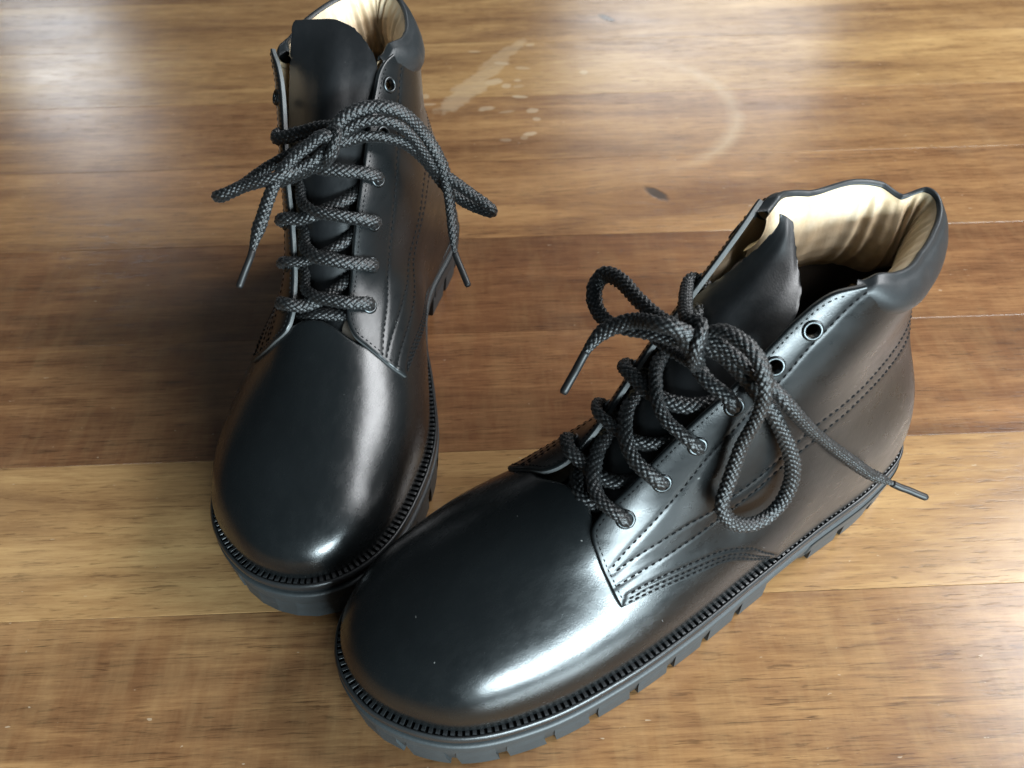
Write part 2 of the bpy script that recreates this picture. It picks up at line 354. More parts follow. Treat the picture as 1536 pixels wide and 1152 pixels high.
def build_surface():
    # dorsal line
    th=np.radians(np.linspace(0,128,600));o=np.array([.165,Z0])
    r=np.linspace(.005,.25,400)
    Y=o[0]+np.cos(th)[:,None]*r;Z=o[1]+np.sin(th)[:,None]*r
    f=F(_xc(Y),Y,Z);i=(f>0).argmax(1)
    lo=r[np.maximum(i-1,0)].copy();hi=r[i].copy()
    for _ in range(30):
        m=(lo+hi)/2;y=o[0]+np.cos(th)*m;z=o[1]+np.sin(th)*m;g=F(_xc(y),y,z)>0
        hi=np.where(g,m,hi);lo=np.where(g,lo,m)
    D=np.stack([o[0]+np.cos(th)*lo,o[1]+np.sin(th)*lo],1)
    k=np.where(D[:,1]>.197)[0].min();D=D[:k]
    D=resample_open(D,NV)
    t=np.linspace(0,1,NV)
    g=.04*t+.96*t**1.55
    zb=Z0+(.190-Z0)*g
    yb=.011
    # plan directions
    M=480
    ph=np.linspace(0,2*PI,M,endpoint=False)   # 0 = front, towards lateral (-x) first
    yo=yb+.46*(D[:,0]-yb)
    ax=.05;ay=(D[:,0]-yb)*.5
    dx=-np.sin(ph)[None,:]*ax;dy=np.cos(ph)[None,:]*ay[:,None]
    dx=np.broadcast_to(dx,dy.shape)
    slope=((D[:,1]-zb)/(D[:,0]-yb))[:,None]
    xo=_xc(yo)
    def pt(r):
        y=yo[:,None]+dy*r;x=xo[:,None]+dx*r
        # keep the front ray on the centre line
        return x,y,zb[:,None]+slope*(y-yb)
    S=np.linspace(.2,1.6,44)
    lo=np.full(dy.shape,.2);hi=np.full(dy.shape,1.6);found=np.zeros(dy.shape,bool)
    for a,b in zip(S[:-1],S[1:]):
        g=(F(*pt(b))>0)&~found
        lo[g]=a;hi[g]=b;found|=g
    for _ in range(18):
        m=(lo+hi)/2;g=F(*pt(m))>0;hi=np.where(g,m,hi);lo=np.where(g,lo,m)
    x,y,z=pt(lo);L=np.stack([x,y,z],-1)
    # resample halves by arc length
    G=np.empty((NV,NU,3));h=NU//2
    for j in range(NV):
        a=L[j,:M//2+1];b=np.vstack([L[j,M//2:],L[j,:1]])
        ra=resample_open(a,h+1);rb=resample_open(b,h+1)
        G[j]=np.vstack([ra[:-1],rb[:-1]])
    K=G.copy()
    for it in range(30):
        A=(np.roll(G,1,1)+np.roll(G,-1,1))/2
        B=G.copy();B[1:-1]=(G[:-2]+G[2:])/2
        G[1:-1]=G[1:-1]*.4+.3*A[1:-1]+.3*B[1:-1]
    du=np.roll(G,-1,1)-np.roll(G,1,1);dv=np.gradient(G,axis=0)
    N=np.cross(du,dv);N/=np.linalg.norm(N,axis=2)[...,None]+1e-12
    c=G.mean((0,1))
    if ((G-c)*N).sum()<0:N=-N
    return G,N
SURF,SNOR=build_surface()
def S(u,v,off=0.):
    """point on the last: u 0..1 (0 front centre, .25 lateral, .5 heel, .75 medial), v 0..1"""
    u=np.asarray(u,float)%1.*NU;v=np.clip(np.asarray(v,float),0,1)*(NV-1)
    i=np.floor(u).astype(int);fu=(u-i)[...,None];i0=i%NU;i1=(i+1)%NU
    j=np.minimum(np.floor(v).astype(int),NV-2);fv=(v-j)[...,None]
    def bl(A):return (A[j,i0]*(1-fu)+A[j,i1]*fu)*(1-fv)+(A[j+1,i0]*(1-fu)+A[j+1,i1]*fu)*fv
    n=bl(SNOR);n/=np.linalg.norm(n,axis=-1)[...,None]
    return bl(SURF)+n*np.asarray(off,float)[...,None],n

def deform(P,lean):
    P=np.array(P,float);z=P[...,2];h=np.maximum(z-.078,0);h=np.where(h<.03,h*h/.06,h-.015)
    P[...,0]-=lean*h
    P[...,2]=z+.50*np.maximum(P[...,1]-.212,0)**2
    return P

# ------------------------------------------------------------------ helpers that link objects
def link_mesh(name, V, Fc, mat, parent=None, smooth=True):
    me = bpy.data.meshes.new(name)
    me.from_pydata(np.asarray(V).tolist(), [], Fc if isinstance(Fc, list) else np.asarray(Fc).tolist())
    me.polygons.foreach_set('use_smooth', [smooth]*len(me.polygons))
    for mm in (mat if isinstance(mat, list) else [mat]): me.materials.append(mm)
    me.update()
    o = bpy.data.objects.new(name, me); COL.objects.link(o)
    if parent is not None: o.parent = parent
    return o
def grid_faces(nv, nu, closed=False, base=0, flip=False):
    j, i = np.meshgrid(np.arange(nv-1), np.arange(nu if closed else nu-1), indexing='ij')
    i2 = (i+1) % nu
    f = np.stack([j*nu+i, j*nu+i2, (j+1)*nu+i2, (j+1)*nu+i], -1).reshape(-1, 4)+base
    return f[:, ::-1] if flip else f

# ------------------------------------------------------------------ floor of planks
PW, V0, SYAW = .0922, .7717, math.radians(1.66)
floor = bpy.data.objects.new('floor', None); COL.objects.link(floor); floor['kind'] = 'structure'
TONES = {-3: (.50, .1), -2: (.55, .1), -1: (.56, .05), 0: (.63, .05), 1: (.51, .45), 2: (.54, .60), 3: (.44, .90), 4: (.43, .90), 5: (.62, .25), 6: (.47, .50), 7: (.54, .2), 8: (.50, .2)}
def plank(k):
    y1 = V0-PW*k; y0 = y1-PW; g = .00007; e = .00015
    x0, x1 = -1.1, 1.2
    prof = [(y0+g, -.018), (y0+g, -e), (y0+g+e*.4, -e*.25), (y0+g+e*1.4, 0), (y1-g-e*1.4, 0), (y1-g-e*.4, -e*.25), (y1-g, -e), (y1-g, -.018)]
    V = [(x0, y, z) for y, z in prof]+[(x1, y, z) for y, z in prof]
    n = len(prof)
    Fc = [[i, (i+1) % n, n+(i+1) % n, n+i][::-1] for i in range(n)]+[list(range(n)), list(range(2*n-1, n-1, -1))]
    o = link_mesh('plank', V, Fc, M_WOOD, floor, smooth=False)
    o.rotation_euler.z = SYAW
    o['seed'] = float((k+5)*1.731 % 7.3); o['tone'], o['red'] = TONES[k]; o['dry'] = {5: .25, 6: 1., 7: 1., 4: .7, 3: .6}.get(k, .45)
    return o
for k in range(-3, 9): plank(k)

# ------------------------------------------------------------------ uv curves of the pattern pieces (u measured from the front centre line on either side)
FACE_LAT = [(.140, .206), (.115, .256), (.090, .307), (.066, .358), (.0475, .395), (.0370, .420), (.0325, .446), (.0315, .476), (.0355, .540), (.0425, .595), (.052, .648), (.062, .700), (.0675, .760), (.0725, .805), (.0775, .832), (.085, .857), (.100, .878), (.134, .893)]
FACE_MED = [(.124, .240), (.099, .300), (.077, .352), (.058, .393), (.0455, .418), (.0385, .440), (.0345, .462), (.0340, .488), (.040, .545), (.0465, .600), (.0560, .655), (.066, .708), (.076, .760), (.087, .812), (.096, .842), (.106, .870), (.122, .887), (.142, .894)]
EYE_LAT = [(.0550, .449), (.0590, .528), (.070, .598), (.080, .673), (.0915, .749), (.105, .814)]
EYE_MED = [(.0610, .465), (.068, .537), (.0765, .610), (.089, .684), (.105, .760), (.127, .842)]
TRIPLE_LOW = [(.140, .206), (.160, .212), (.180, .212), (.212, .206), (.242, .186), (.280, .115), (.310, .038), (.330, -.03)]
TRIPLE_TOP = [(.133, .236), (.152, .256), (.188, .257), (.217, .246), (.244, .218), (.268, .181), (.303, .085), (.318, .02)]
DIAG = [(.092, .314), (.086, .400), (.0875, .543), (.103, .643), (.1145, .724), (.118, .779), (.125, .819), (.132, .860), (.142, .884)]
DBL_A = [(.098, .303), (.110, .357), (.130, .397), (.152, .422), (.168, .477), (.193, .540), (.225, .590), (.270, .612), (.312, .624), (.350, .633), (.430, .640), (.50, .642)]
DBL_B = [(.113, .262), (.125, .286), (.145, .319), (.173, .366), (.186, .440), (.202, .510), (.246, .562), (.285, .580), (.323, .592), (.407, .600), (.50, .602)]
def med(curve):   # medial version of a curve traced on the lateral side
    return [(u-.010*max(0, 1-abs(v-.3)/.2)*(u < .25)+.004*(v > .5), v+.026*max(0, 1-abs(v-.28)/.25)*(u < .25)) for u, v in curve]
def VLOW(u):     # lower seam of the padded collar (u folded to 0..0.5)
    return np.interp(u, [.10, .130, .150, .175, .21, .26, .34, .5], [.894, .886, .876, .861, .842, .822, .804, .796])
def fold(u):
    u = np.asarray(u) % 1.; return np.minimum(u, 1-u)
def coons(Fr, Rr, Bo, To, S_, T_):
    """Fr(t),Rr(t),Bo(s),To(s) -> uv grid"""
    s, t = np.meshgrid(S_, T_, indexing='xy'); s = s[..., None]; t = t[..., None]
    fr, rr = Fr[:, None, :], Rr[:, None, :]; bo, to = Bo[None], To[None]
    return (1-s)*fr+s*rr+(1-t)*bo+t*to-((1-s)*(1-t)*Bo[0]+s*(1-t)*Bo[-1]+(1-s)*t*To[0]+s*t*To[-1])
def at_param(P, t):   # arc-length sample of a polyline at parameters t
    P = np.asarray(P, float); C = cr_open(P, 600); d = np.linspace(0, 1, 600)
    return np.stack([np.interp(t, d, C[:, k]) for k in range(C.shape[1])], -1)

class Boot:
    def __init__(self, cfg):
        self.c = cfg; self.mir = cfg['mirror']; self.lean = cfg['lean']
        self.root = bpy.data.objects.new('boot', None); COL.objects.link(self.root)
        self.root.location = (cfg['x'], cfg['y'], 0); self.root.rotation_euler = (0, 0, math.radians(cfg['yaw']))
        self.root.empty_display_size = .05
    # last surface after the lean and toe spring of this boot
    def P(self, u, v, off=0.):
        p, n = S(u, v, off)
        return deform(p, self.lean)
    def Nrm(self, u, v):
        return S(u, v)[1]
    def emit(self, name, V, Fc, mat, parent=None, smooth=True):
        V = np.array(V, float); V[:, 1] -= .15
        Fc = [list(f) for f in (Fc if isinstance(Fc, list) else np.asarray(Fc).tolist())]
        if self.mir:
            V[:, 0] *= -1; Fc = [f[::-1] for f in Fc]
        return link_mesh(name, V, Fc, mat, parent or self.root, smooth)

    # ---- sole ------------------------------------------------------
    def sole(self):
        n = 300; W = resample_closed(WELT, n)
        def loop(d, z):
            o = inset(W, d); return np.c_[o, np.full(n, z) if np.ndim(z) == 0 else z]
        def loft(loops, cap_bottom=False, cap_top=False):
            V = np.vstack(loops); Fc = np.vstack([grid_faces(2, n, True, k*n, True) for k in range(len(loops)-1)]).tolist()
            if cap_top: Fc.append(list(range((len(loops)-1)*n, len(loops)*n)))
            if cap_bottom: Fc.append(list(range(n))[::-1])
            return deform(V, 0), Fc
        # welt
        V, Fc = loft([loop(.004, .0258), loop(.0006, .0258), loop(-.0002, .0264), loop(-.0002, .0288), loop(.0004, .0296), loop(.0011, .0299), loop(.0012, .0292), loop(.0098, .0292)])
        welt = self.emit('welt', V, Fc, M_WELT)
        # ribs along the welt: small raised bars with stitches' pitch
        m = 232; Wd = resample_closed(WELT, m*8)
        T = np.roll(Wd, -4, 0)-np.roll(Wd, 4, 0); T /= np.linalg.norm(T, axis=1)[:, None]
        Nn = np.stack([T[:, 1], -T[:, 0]], 1)
        if ((Wd-Wd.mean(0))*Nn).sum() < 0: Nn = -Nn
        VV, FF = [], []
        for k in range(m):
            i = k*8; y = Wd[i, 1]
            hb = .00098 if y > .10 else .00064
            a = .0012+rng.uniform(-.0002, .0002); bI = .0066; hgt = .0010+rng.uniform(-.00015, .00015)
            c, t, nn = Wd[i], T[i], Nn[i]
            t = t*math.cos(.12)+nn*math.sin(.12)*(-1 if c[0] < 0 else 1)
            b0 = len(VV)
            for d, zz, hw in ((a, .0288, hb), (a+.0002, .0292+hgt*.8, hb*.8), (a+.0008, .0292+hgt, hb*.7), (bI, .0292+hgt*1.05, hb*.7), (bI, .0285, hb)):
                for sg in (-1, 1):
                    p = c-nn*d+t*hw*sg; VV.append((p[0], p[1], zz))
            for r in range(4):
                q0 = b0+r*2; FF.append([q0, q0+1, q0+3, q0+2])
            FF.append([b0, b0+2, b0+4, b0+6, b0+8]); FF.append([b0+9, b0+7, b0+5, b0+3, b0+1])
        rib = self.emit('welt_ribs', deform(np.array(VV), 0), FF, M_WELT, welt, smooth=False)
        rib['kind'] = 'stuff'
        # midsole groove and outsole
        V, Fc = loft([loop(.0016, .0222), loop(.0014, .0260)])
        self.emit('midsole', V, Fc, M_WELT)
        y = W[:, 1]
        zb = np.where(y < .1, .0042, .0042)
        shank = np.exp(-((y-.098)/.012)**4)
        zb = zb+.0075*shank
        V, Fc = loft([np.c_[inset(W, .006+.004*shank), zb], np.c_[inset(W, .0026), zb], loop(.0002, .0165), loop(-.0004, .0206), loop(-.0004, .0218), loop(.0008, .0224), loop(.006, .0224)], cap_bottom=True)
        out = self.emit('outsole', V, Fc, M_RUBBER)
        # lugs around the edge
        Wf = resample_closed(WELT, 1200)
        per = np.linalg.norm(np.diff(np.vstack([Wf, Wf[:1]]), axis=0), axis=1).sum(); ds = per/1200
        it = Wf[:, 1].argmax()
        def lug(i0, i1, depth, tilt):
            idx = np.linspace(i0, i1, 7).round().astype(int) % 1200
            idx2 = (np.linspace(i0+tilt, i1+tilt, 7).round().astype(int)) % 1200
            rings = []
            for d, z, ii in ((.0006, .0150, idx), (.0006, .0100, idx), (.0016, .0004, idx2), (.0024, 0., idx2), (depth, 0., idx2), (depth, .0105, idx)):
                o = inset(Wf, d)[ii]; rings.append(np.c_[o, np.full(7, z)])
            V = np.vstack(rings); Fc = grid_faces(6, 7).tolist()+[[k*7 for k in range(6)], [k*7+6 for k in range(6)][::-1]]
            return deform(V, 0), Fc
        lugs = []
        half = int(.030/ds); lugs.append((it-half, it+half))
        for sg in (1, -1):
            p = it+sg*(half+int(.0048/ds))
            while True:
                e = p+sg*int(.0165/ds); ym = Wf[e % 1200, 1]
                if ym < .108: break
                lugs.append((min(p, e), max(p, e))); p = e+sg*int(.0048/ds)
        ih = Wf[:, 1].argmin(); hh = [k for k in range(-300, 300) if Wf[(ih+k) % 1200, 1] < .0855]
        a, b = hh[0]+ih, hh[-1]+ih; nl = 9; step = (b-a)/nl
        for k in range(nl): lugs.append((int(a+k*step), int(a+(k+1)*step-.0050/ds)))
        for i0, i1 in lugs:
            V, Fc = lug(i0, i1, .020, 3 if (i0+i1)/2 > it else -3)
            self.emit('lug', V, Fc, M_RUBBER, out, smooth=False)
        # heel top-lift with a fine groove above it
        hp = W[np.roll(np.arange(n), -int(y.argmin()))]
        sel = [k for k in range(n) if hp[k, 1] < .0860]
        k0 = [k for k in range(-n//2, n//2) if W[(int(y.argmin())+k) % n, 1] < .0860]
        ii = (np.array(k0)+int(y.argmin())) % n
        rings = []
        for d, z in ((.0028, .0060), (.0012, .0120), (.0006, .0122), (.0000, .0128), (-.0008, .0205)):
            o = inset(W, d)[ii]; rings.append(np.c_[o, np.full(len(ii), z)])
        V = np.vstack(rings); mm = len(ii); Fc = grid_faces(5, mm, False, 0, True).tolist()
        Fc.append([k*mm for k in range(5)]); 
        Fc.append([r*mm for r in range(5)][::-1]+[r*mm+mm-1 for r in range(5)])
        Fc.append(list(range(mm))[::-1]); Fc.pop(-3)
        self.emit('heel', deform(V, 0), Fc, M_RUBBER)

    # ---- vamp ------------------------------------------------------
    def vamp(self):
        us = np.linspace(-.37, .37, 301)
        vt = np.interp(np.abs(us), [0, .012, .022, .034, .048, .07, .10, .14, .2, .25, .30, .37], [.465, .461, .450, .432, .408, .380, .345, .300, .27, .24, .16, .05])
        vt = vt+np.where(np.abs(us) < .05, .0035*np.sin(us*310)+.002*np.sin(us*730+1), 0)
        vt = np.convolve(np.pad(vt, 4, 'edge'), np.ones(9)/9, 'valid')
        T = np.linspace(0, 1, 110)
        U = np.broadcast_to(us, (110, 301)); Vv = T[:, None]*vt[None]
        e = np.clip((vt[None]-Vv)/.006, 0, 1)
        off = -.0006*(1-np.sqrt(1-(1-e)**2))
        A = self.P(U, Vv, off); B = self.P(us, vt, np.full(301, -.0016))
        V = np.vstack([A.reshape(-1, 3), B]); f = grid_faces(110, 301).tolist()
        b0 = 109*301; b1 = 110*301
        f += [[b0+i, b0+i+1, b1+i+1, b1+i] for i in range(300)]
        o = self.emit('vamp', V, f, [M_LEATHER, M_EDGE])
        o.data.polygons.foreach_set('material_index', [0]*(109*300)+[1]*300)

    # ---- quarters, eyelets, stitching --------------------------------
    def quarter(self, side):
        lat = side < 0
        face = np.array(FACE_LAT if lat else FACE_MED); low = np.array(TRIPLE_LOW); eyes = EYE_LAT if lat else EYE_MED
        if not lat: low = low+np.array([0, .0]); low[0] = face[0]; low[1] = (.145, .248); low[2] = (.170, .246); low[3] = (.206, .228)
        su = (lambda u: u) if lat else (lambda u: 1-u)
        ns, nt = 190, 150
        S_ = np.linspace(0, 1, ns)**1.25; T_ = np.linspace(0, 1, nt)**1.12
        Fr = at_param(face, T_)
        vt = float(VLOW(.5))
        Rr = np.stack([np.full(nt, .5), -.03+(vt+.03)*T_], -1)
        bo = np.vstack([low, [(.40, -.03), (.5, -.03)]]); Bo = at_param(bo, S_)
        tu = np.linspace(face[-1, 0], .5, 40); to = np.stack([tu, VLOW(tu)], -1); to[0] = face[-1]; To = at_param(to, S_)
        uv = coons(Fr, Rr, Bo, To, S_, T_)
        u, v = uv[..., 0], uv[..., 1]
        base = S(su(u), np.maximum(v, 0))[0]
        # distance to the free edges
        fe = S(su(Fr[:, 0]), Fr[:, 1])[0]; be = S(su(Bo[:, 0]), np.maximum(Bo[:, 1], 0))[0]; be = be[Bo[:, 1] > 0]
        def dist(A, C):
            out = np.full(A.shape[:2], 9.)
            for k in range(0, len(C), 50):
                out = np.minimum(out, np.linalg.norm(A[:, :, None, :]-C[None, None, k:k+50], axis=-1).min(-1))
            return out
        de = np.minimum(dist(base, fe), dist(base, be)); de[:, 0] = 0; de[0, Bo[:, 1] > 0] = 0
        th = .0019; r = .0009
        e = np.clip(1-de/r, 0, 1)
        off = th-r*.8*(1-np.sqrt(np.maximum(1-e*e, 0)))
        # the free facing lifts a little off the tongue near its edge
        df = dist(base, fe[int(nt*.18):])
        off = off+.0012*np.exp(-(df/.010)**2)*np.clip((v-.40)/.1, 0, 1)
        lift = self.c['flare_lat' if lat else 'flare_med']
        off = off+lift*np.exp(-(df/.016)**2)*np.clip((v-.62)/.25, 0, 1)
        off = np.where(v < 0, .0012, off)
        # rows of stitching pull the leather in
        def c3(curve, n=260):
            C = cr_open(np.array(curve), n); return S(su(C[:, 0]), np.maximum(C[:, 1], 0))[0], C
        md = (lambda c: c) if lat else med
        lowrow = np.array(low)[:-1]
        rows = {}
        def inward(curve, dd):   # shift a uv curve by a distance towards the panel
            p, C = c3(curve); return C
        tl, tt = cr_open(lowrow, 200), cr_open(np.array(TRIPLE_TOP if lat else med(TRIPLE_TOP)), 200)
        r1 = tl*.80+tt*.20; r2 = tl*.52+tt*.48; r3 = tl*.12+tt*.88
        k0 = 1
        rows['t1'], rows['t2'], rows['t3'] = r1[k0:185], r2[k0:188], r3[k0:190]
        rows['diag'] = cr_open(np.array(md(DIAG)), 240)
        if not lat: rows['diag'][:, 0] += np.interp(rows['diag'][:, 1], [.33, .45, .9], [0, .008, .030])
        rows['a'] = cr_open(np.array(md(DBL_A)), 260); rows['b'] = cr_open(np.array(md(DBL_B)), 260)
        fo = cr_open(face, 400); fe3 = S(su(fo[:, 0]), fo[:, 1])[0]
        # row along the facing edge, 2 mm inside it
        iu = fo.copy(); tang = np.gradient(fe3, axis=0); tang /= np.linalg.norm(tang, axis=1)[:, None]
        nn = S(su(fo[:, 0]), fo[:, 1])[1]; bi = np.cross(nn, tang)
        c0 = S(su(.25), .5)[0]
        sgn = np.sign((bi*(c0-fe3)).sum(1).mean()); tgt = fe3+bi*sgn*.0021
        # invert by local gradient
        h = 1e-3
        for _ in range(4):
            p = S(su(iu[:, 0]), iu[:, 1])[0]; du = (S(su(iu[:, 0]+h), iu[:, 1])[0]-p)/h; dv = (S(su(iu[:, 0]), iu[:, 1]+h)[0]-p)/h
            rr_ = tgt-p; a = (du*du).sum(1); b = (du*dv).sum(1); d = (dv*dv).sum(1); e1 = (du*rr_).sum(1); e2 = (dv*rr_).sum(1)
            det = a*d-b*b; iu[:, 0] += (d*e1-b*e2)/det; iu[:, 1] += (a*e2-b*e1)/det
        rows['edge'] = iu[8:385]
        for kx, (cv, amp, wd) in {'t1': (0, .00040, .0010), 't2': (0, .00036, .0009), 't3': (0, .00040, .0010), 'a': (0, .00022, .0009), 'b': (0, .00022, .0009), 'diag': (0, .00022, .0010)}.items():
            C = rows[kx]; d3 = dist(base, S(su(C[:, 0]), np.maximum(C[:, 1], 0))[0])
            off = off-amp*np.exp(-(d3/wd)**2)
        A = self.P(su(u), np.maximum(v, 0), off)
        A[..., 2] -= np.maximum(-v, 0)*.05
        B = self.P(su(u), np.maximum(v, 0), np.where(v < 0, .0002, off-th*.9))
        B[..., 2] -= np.maximum(-v, 0)*.05
        n = ns*nt
        V = np.vstack([A.reshape(-1, 3), B.reshape(-1, 3)])
        f1 = grid_faces(nt, ns, False, 0, not lat); f2 = grid_faces(nt, ns, False, n, lat)
        ring = np.r_[np.arange(ns), np.arange(1, nt)*ns+ns-1, (nt-1)*ns+np.arange(ns-2, -1, -1), np.arange(nt-2, 0, -1)*ns]
        nx = np.roll(ring, -1)
        f3 = np.stack([ring, ring+n, nx+n, nx], -1)
        if not lat: f3 = f3[:, ::-1]
        Fc = np.vstack([f1, f2, f3])
        name = 'quarter'
        o = self.emit(name, V, Fc, [M_QUARTER, M_EDGE, M_TAN])
        mi = np.zeros(len(Fc), int); mi[len(f1):] = 2; mi[len(f1)+len(f2):] = 1
        o.data.polygons.foreach_set('material_index', mi.tolist())
        o['label'] = 'outer side panel with the eyelet facing' if lat else 'inner side panel with the eyelet facing'
        # punch the eyelet holes
        cv, cf = [], []
        off_eye = []
        for (eu, ev) in eyes:
            k = np.argmin((u-eu)**2*3+(v-ev)**2); oo = off.reshape(-1)[k]; off_eye.append(oo)
            p = self.P(su(eu), ev, oo); p2 = self.P(su(eu), ev, oo+.004); ax = (p2-p)/np.linalg.norm(p2-p)
            x = np.cross(ax, [0, 0, 1.]); x /= np.linalg.norm(x); yv = np.cross(ax, x); b0 = len(cv)
            for d in (-.006, .006):
                for a in np.linspace(0, 2*PI, 20, endpoint=False): cv.append(p+ax*d+(x*math.cos(a)+yv*math.sin(a))*.0027)
            cf += [[b0+i, b0+(i+1) % 20, b0+20+(i+1) % 20, b0+20+i] for i in range(20)]+[list(range(b0, b0+20))[::-1], list(range(b0+20, b0+40))]
        cut = self.emit('cutter', np.array(cv), cf, M_EDGE)
        bm = bmesh.new(); bm.from_mesh(cut.data); bmesh.ops.recalc_face_normals(bm, faces=bm.faces); bm.to_mesh(cut.data); bm.free()
        bm = bmesh.new(); bm.from_mesh(o.data); bmesh.ops.recalc_face_normals(bm, faces=bm.faces); bm.to_mesh(o.data); bm.free()
        md_ = o.modifiers.new('holes', 'BOOLEAN'); md_.object = cut; md_.operation = 'DIFFERENCE'; md_.solver = 'EXACT'
        bpy.context.view_layer.update()
        dg = bpy.context.evaluated_depsgraph_get(); me = bpy.data.meshes.new_from_object(o.evaluated_get(dg), depsgraph=dg)
        o.modifiers.clear(); old = o.data; o.data = me; bpy.data.meshes.remove(old)
        me.polygons.foreach_set('use_smooth', [True]*len(me.polygons)); me.name = name
        try: me.set_sharp_from_angle(angle=math.radians(50))
        except Exception: pass
        cm = cut.data; bpy.data.objects.remove(cut); bpy.data.meshes.remove(cm)
        # eyelets
        prof = [(.0024, -.0020), (.00242, .0001), (.0026, .0007), (.0030, .00095), (.0035, .00085), (.0039, .0005), (.0041, .0000), (.00405, -.0005)]
        for (eu, ev), oo in zip(eyes, off_eye):
            p = self.P(su(eu), ev, oo); ax = self.P(su(eu), ev, oo+.004)-p; ax /= np.linalg.norm(ax)
            x = np.cross(ax, [0, 0, 1.]); x /= np.linalg.norm(x); yv = np.cross(ax, x)
            an = np.linspace(0, 2*PI, 28, endpoint=False)
            V = np.vstack([p+ax*h+(x*np.cos(an)[:, None]+yv*np.sin(an)[:, None])*rd for rd, h in prof])
            self.emit('eyelet', V, grid_faces(len(prof), 28, True), M_METAL, o)
        # stitches
        VV, FF = [], []
        def stitch_row(C, pitch, ln, rad, h0):
            p = S(su(C[:, 0]), np.maximum(C[:, 1], 0))[0]
            d = np.r_[0, np.cumsum(np.linalg.norm(np.diff(p, axis=0), axis=1))]
            for s0 in np.arange(pitch*.5, d[-1]-ln, pitch):
                l2 = ln*rng.uniform(.85, 1.1)
                ss = s0+np.array([0, .2, .5, .8, 1.])*l2
                cu = np.interp(ss, d, C[:, 0]); cv_ = np.maximum(np.interp(ss, d, C[:, 1]), 0)
                pp = S(su(cu), cv_)[0]
                kk = [np.argmin((u-a)**2*6+(v-b)**2) for a, b in zip(cu[[0, 2, 4]], cv_[[0, 2, 4]])]
                ob = np.interp([0, .2, .5, .8, 1], [0, .5, 1], off.reshape(-1)[kk])
                hh = ob+h0+np.array([-.0005, .00012, .00028, .00012, -.0005])
                pp = self.P(su(cu), cv_, hh); nn_ = self.P(su(cu), cv_, hh+.001)-pp; nn_ /= np.linalg.norm(nn_, axis=1)[:, None]
                tg = np.gradient(pp, axis=0); tg /= np.linalg.norm(tg, axis=1)[:, None]; bb = np.cross(tg, nn_)
                b0 = len(VV)
                for q_ in range(5):
                    rr2 = rad*(.6 if q_ in (0, 4) else 1)
                    for a in range(6):
                        an = a*PI/3; VV.append(pp[q_]+(bb[q_]*math.cos(an)+nn_[q_]*math.sin(an)*.8)*rr2)
                for q_ in range(4):
                    for a in range(6): FF.append([b0+q_*6+a, b0+q_*6+(a+1) % 6, b0+(q_+1)*6+(a+1) % 6, b0+(q_+1)*6+a])
        for kx in ('t1', 't2', 't3'): stitch_row(rows[kx], .0031, .0024, .00042, .0)
        for kx in ('a', 'b'): stitch_row(rows[kx], .0033, .0025, .00036, .0)
        stitch_row(rows['diag'], .0031, .0023, .00034, .0); stitch_row(rows['edge'], .0024, .0017, .00024, .0)
        st = self.emit('stitching', np.array(VV), FF, M_THREAD, o); st['kind'] = 'stuff'

    # ---- collar and linings ------------------------------------------
    def collar(self):
        c = self.c; nu = 260
        u = np.linspace(c['col_u'][0], c['col_u'][1], nu); fu = fold(u)
        vl = VLOW(fu)-.012
        ru, rv = np.array(c['rim']).T
        vr = cr_like(u, ru, rv)
        D = vr-vl
        e2 = np.clip(np.minimum(u-u[0], u[-1]-u)/.030, 0, 1); e2 = e2*e2*(3-2*e2)
        vr = vl+.012+(D-.012)*e2; D = vr-vl
        ends = np.clip(np.minimum(u-u[0], u[-1]-u)/.12, 0, 1); ends = ends*ends*(3-2*ends)
        wob = np.interp(u, *np.array(c['rim_off']).T)*.001
        prof = [(0., .0004), (.06, .0014), (.14, .0026), (.28, .0042), (.45, .0050), (.62, .0046), (.78, .0034), (.90, .0020), (.97, .0008), (1.0, -.0004)]
        rows = []
        for w, o in prof:
            k = .9 if w < .05 else 1.
            oo = o*(.22+.78*ends)+.0009*(1-ends)
            oo = oo+wob*np.clip((w-.2)/.8, 0, 1)
            rows.append((vl+D*w, oo))
        # rolled edge
        rows += [(vr+.006, -.0010+wob), (vr+.0085, -.0019+wob), (vr+.007, -.0029+wob), (vr+.001, -.0034+wob)]
        V = np.vstack([self.P(u, np.clip(a, 0, 1), b) for a, b in rows])
        puck = None
        self.emit('collar', V, grid_faces(len(rows), nu), M_COLLAR)
        # tan padded lining
        wr = np.zeros(nu)
        for (uc, wd, fr, am) in c['wrinkle']:
            wr += am*.001*np.exp(-((u-uc)/wd)**2)*np.sin((u-uc)*fr+.6*np.sin((u-uc)*fr*.37))
        H = .150*(.25+.75*ends)+.02
        prof = [(0., -.0030, 0), (.05, -.0046, .5), (.14, -.0068, 1), (.30, -.0092, 1.2), (.48, -.0104, 1.2), (.66, -.0100, 1.1), (.80, -.0084, .9), (.90, -.0066, .6), (1.0, -.0042, .3)]
        rows = []
        for w, o, k in prof:
            pad = (o+.0035)*(.35+.65*ends)-.0035
            rows.append((vr-H*w-.001, pad+wob*(1-.6*w)+wr*k))
        dense = []
        for a in range(len(rows)-1):
            for t in np.linspace(0, 1, 4, endpoint=False): dense.append((rows[a][0]*(1-t)+rows[a+1][0]*t, rows[a][1]*(1-t)+rows[a+1][1]*t))
        dense.append(rows[-1])
        V = np.vstack([self.P(u, np.clip(a, 0, 1), b) for a, b in dense])
        self.emit('collar_lining', V, grid_faces(len(dense), nu, False, 0, True), M_TAN)
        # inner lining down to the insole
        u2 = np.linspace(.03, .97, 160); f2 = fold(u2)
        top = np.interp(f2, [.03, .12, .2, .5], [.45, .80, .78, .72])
        rows = [(top*(1-t)+.03*t, np.full(160, -.0042)) for t in np.linspace(0, 1, 30)]
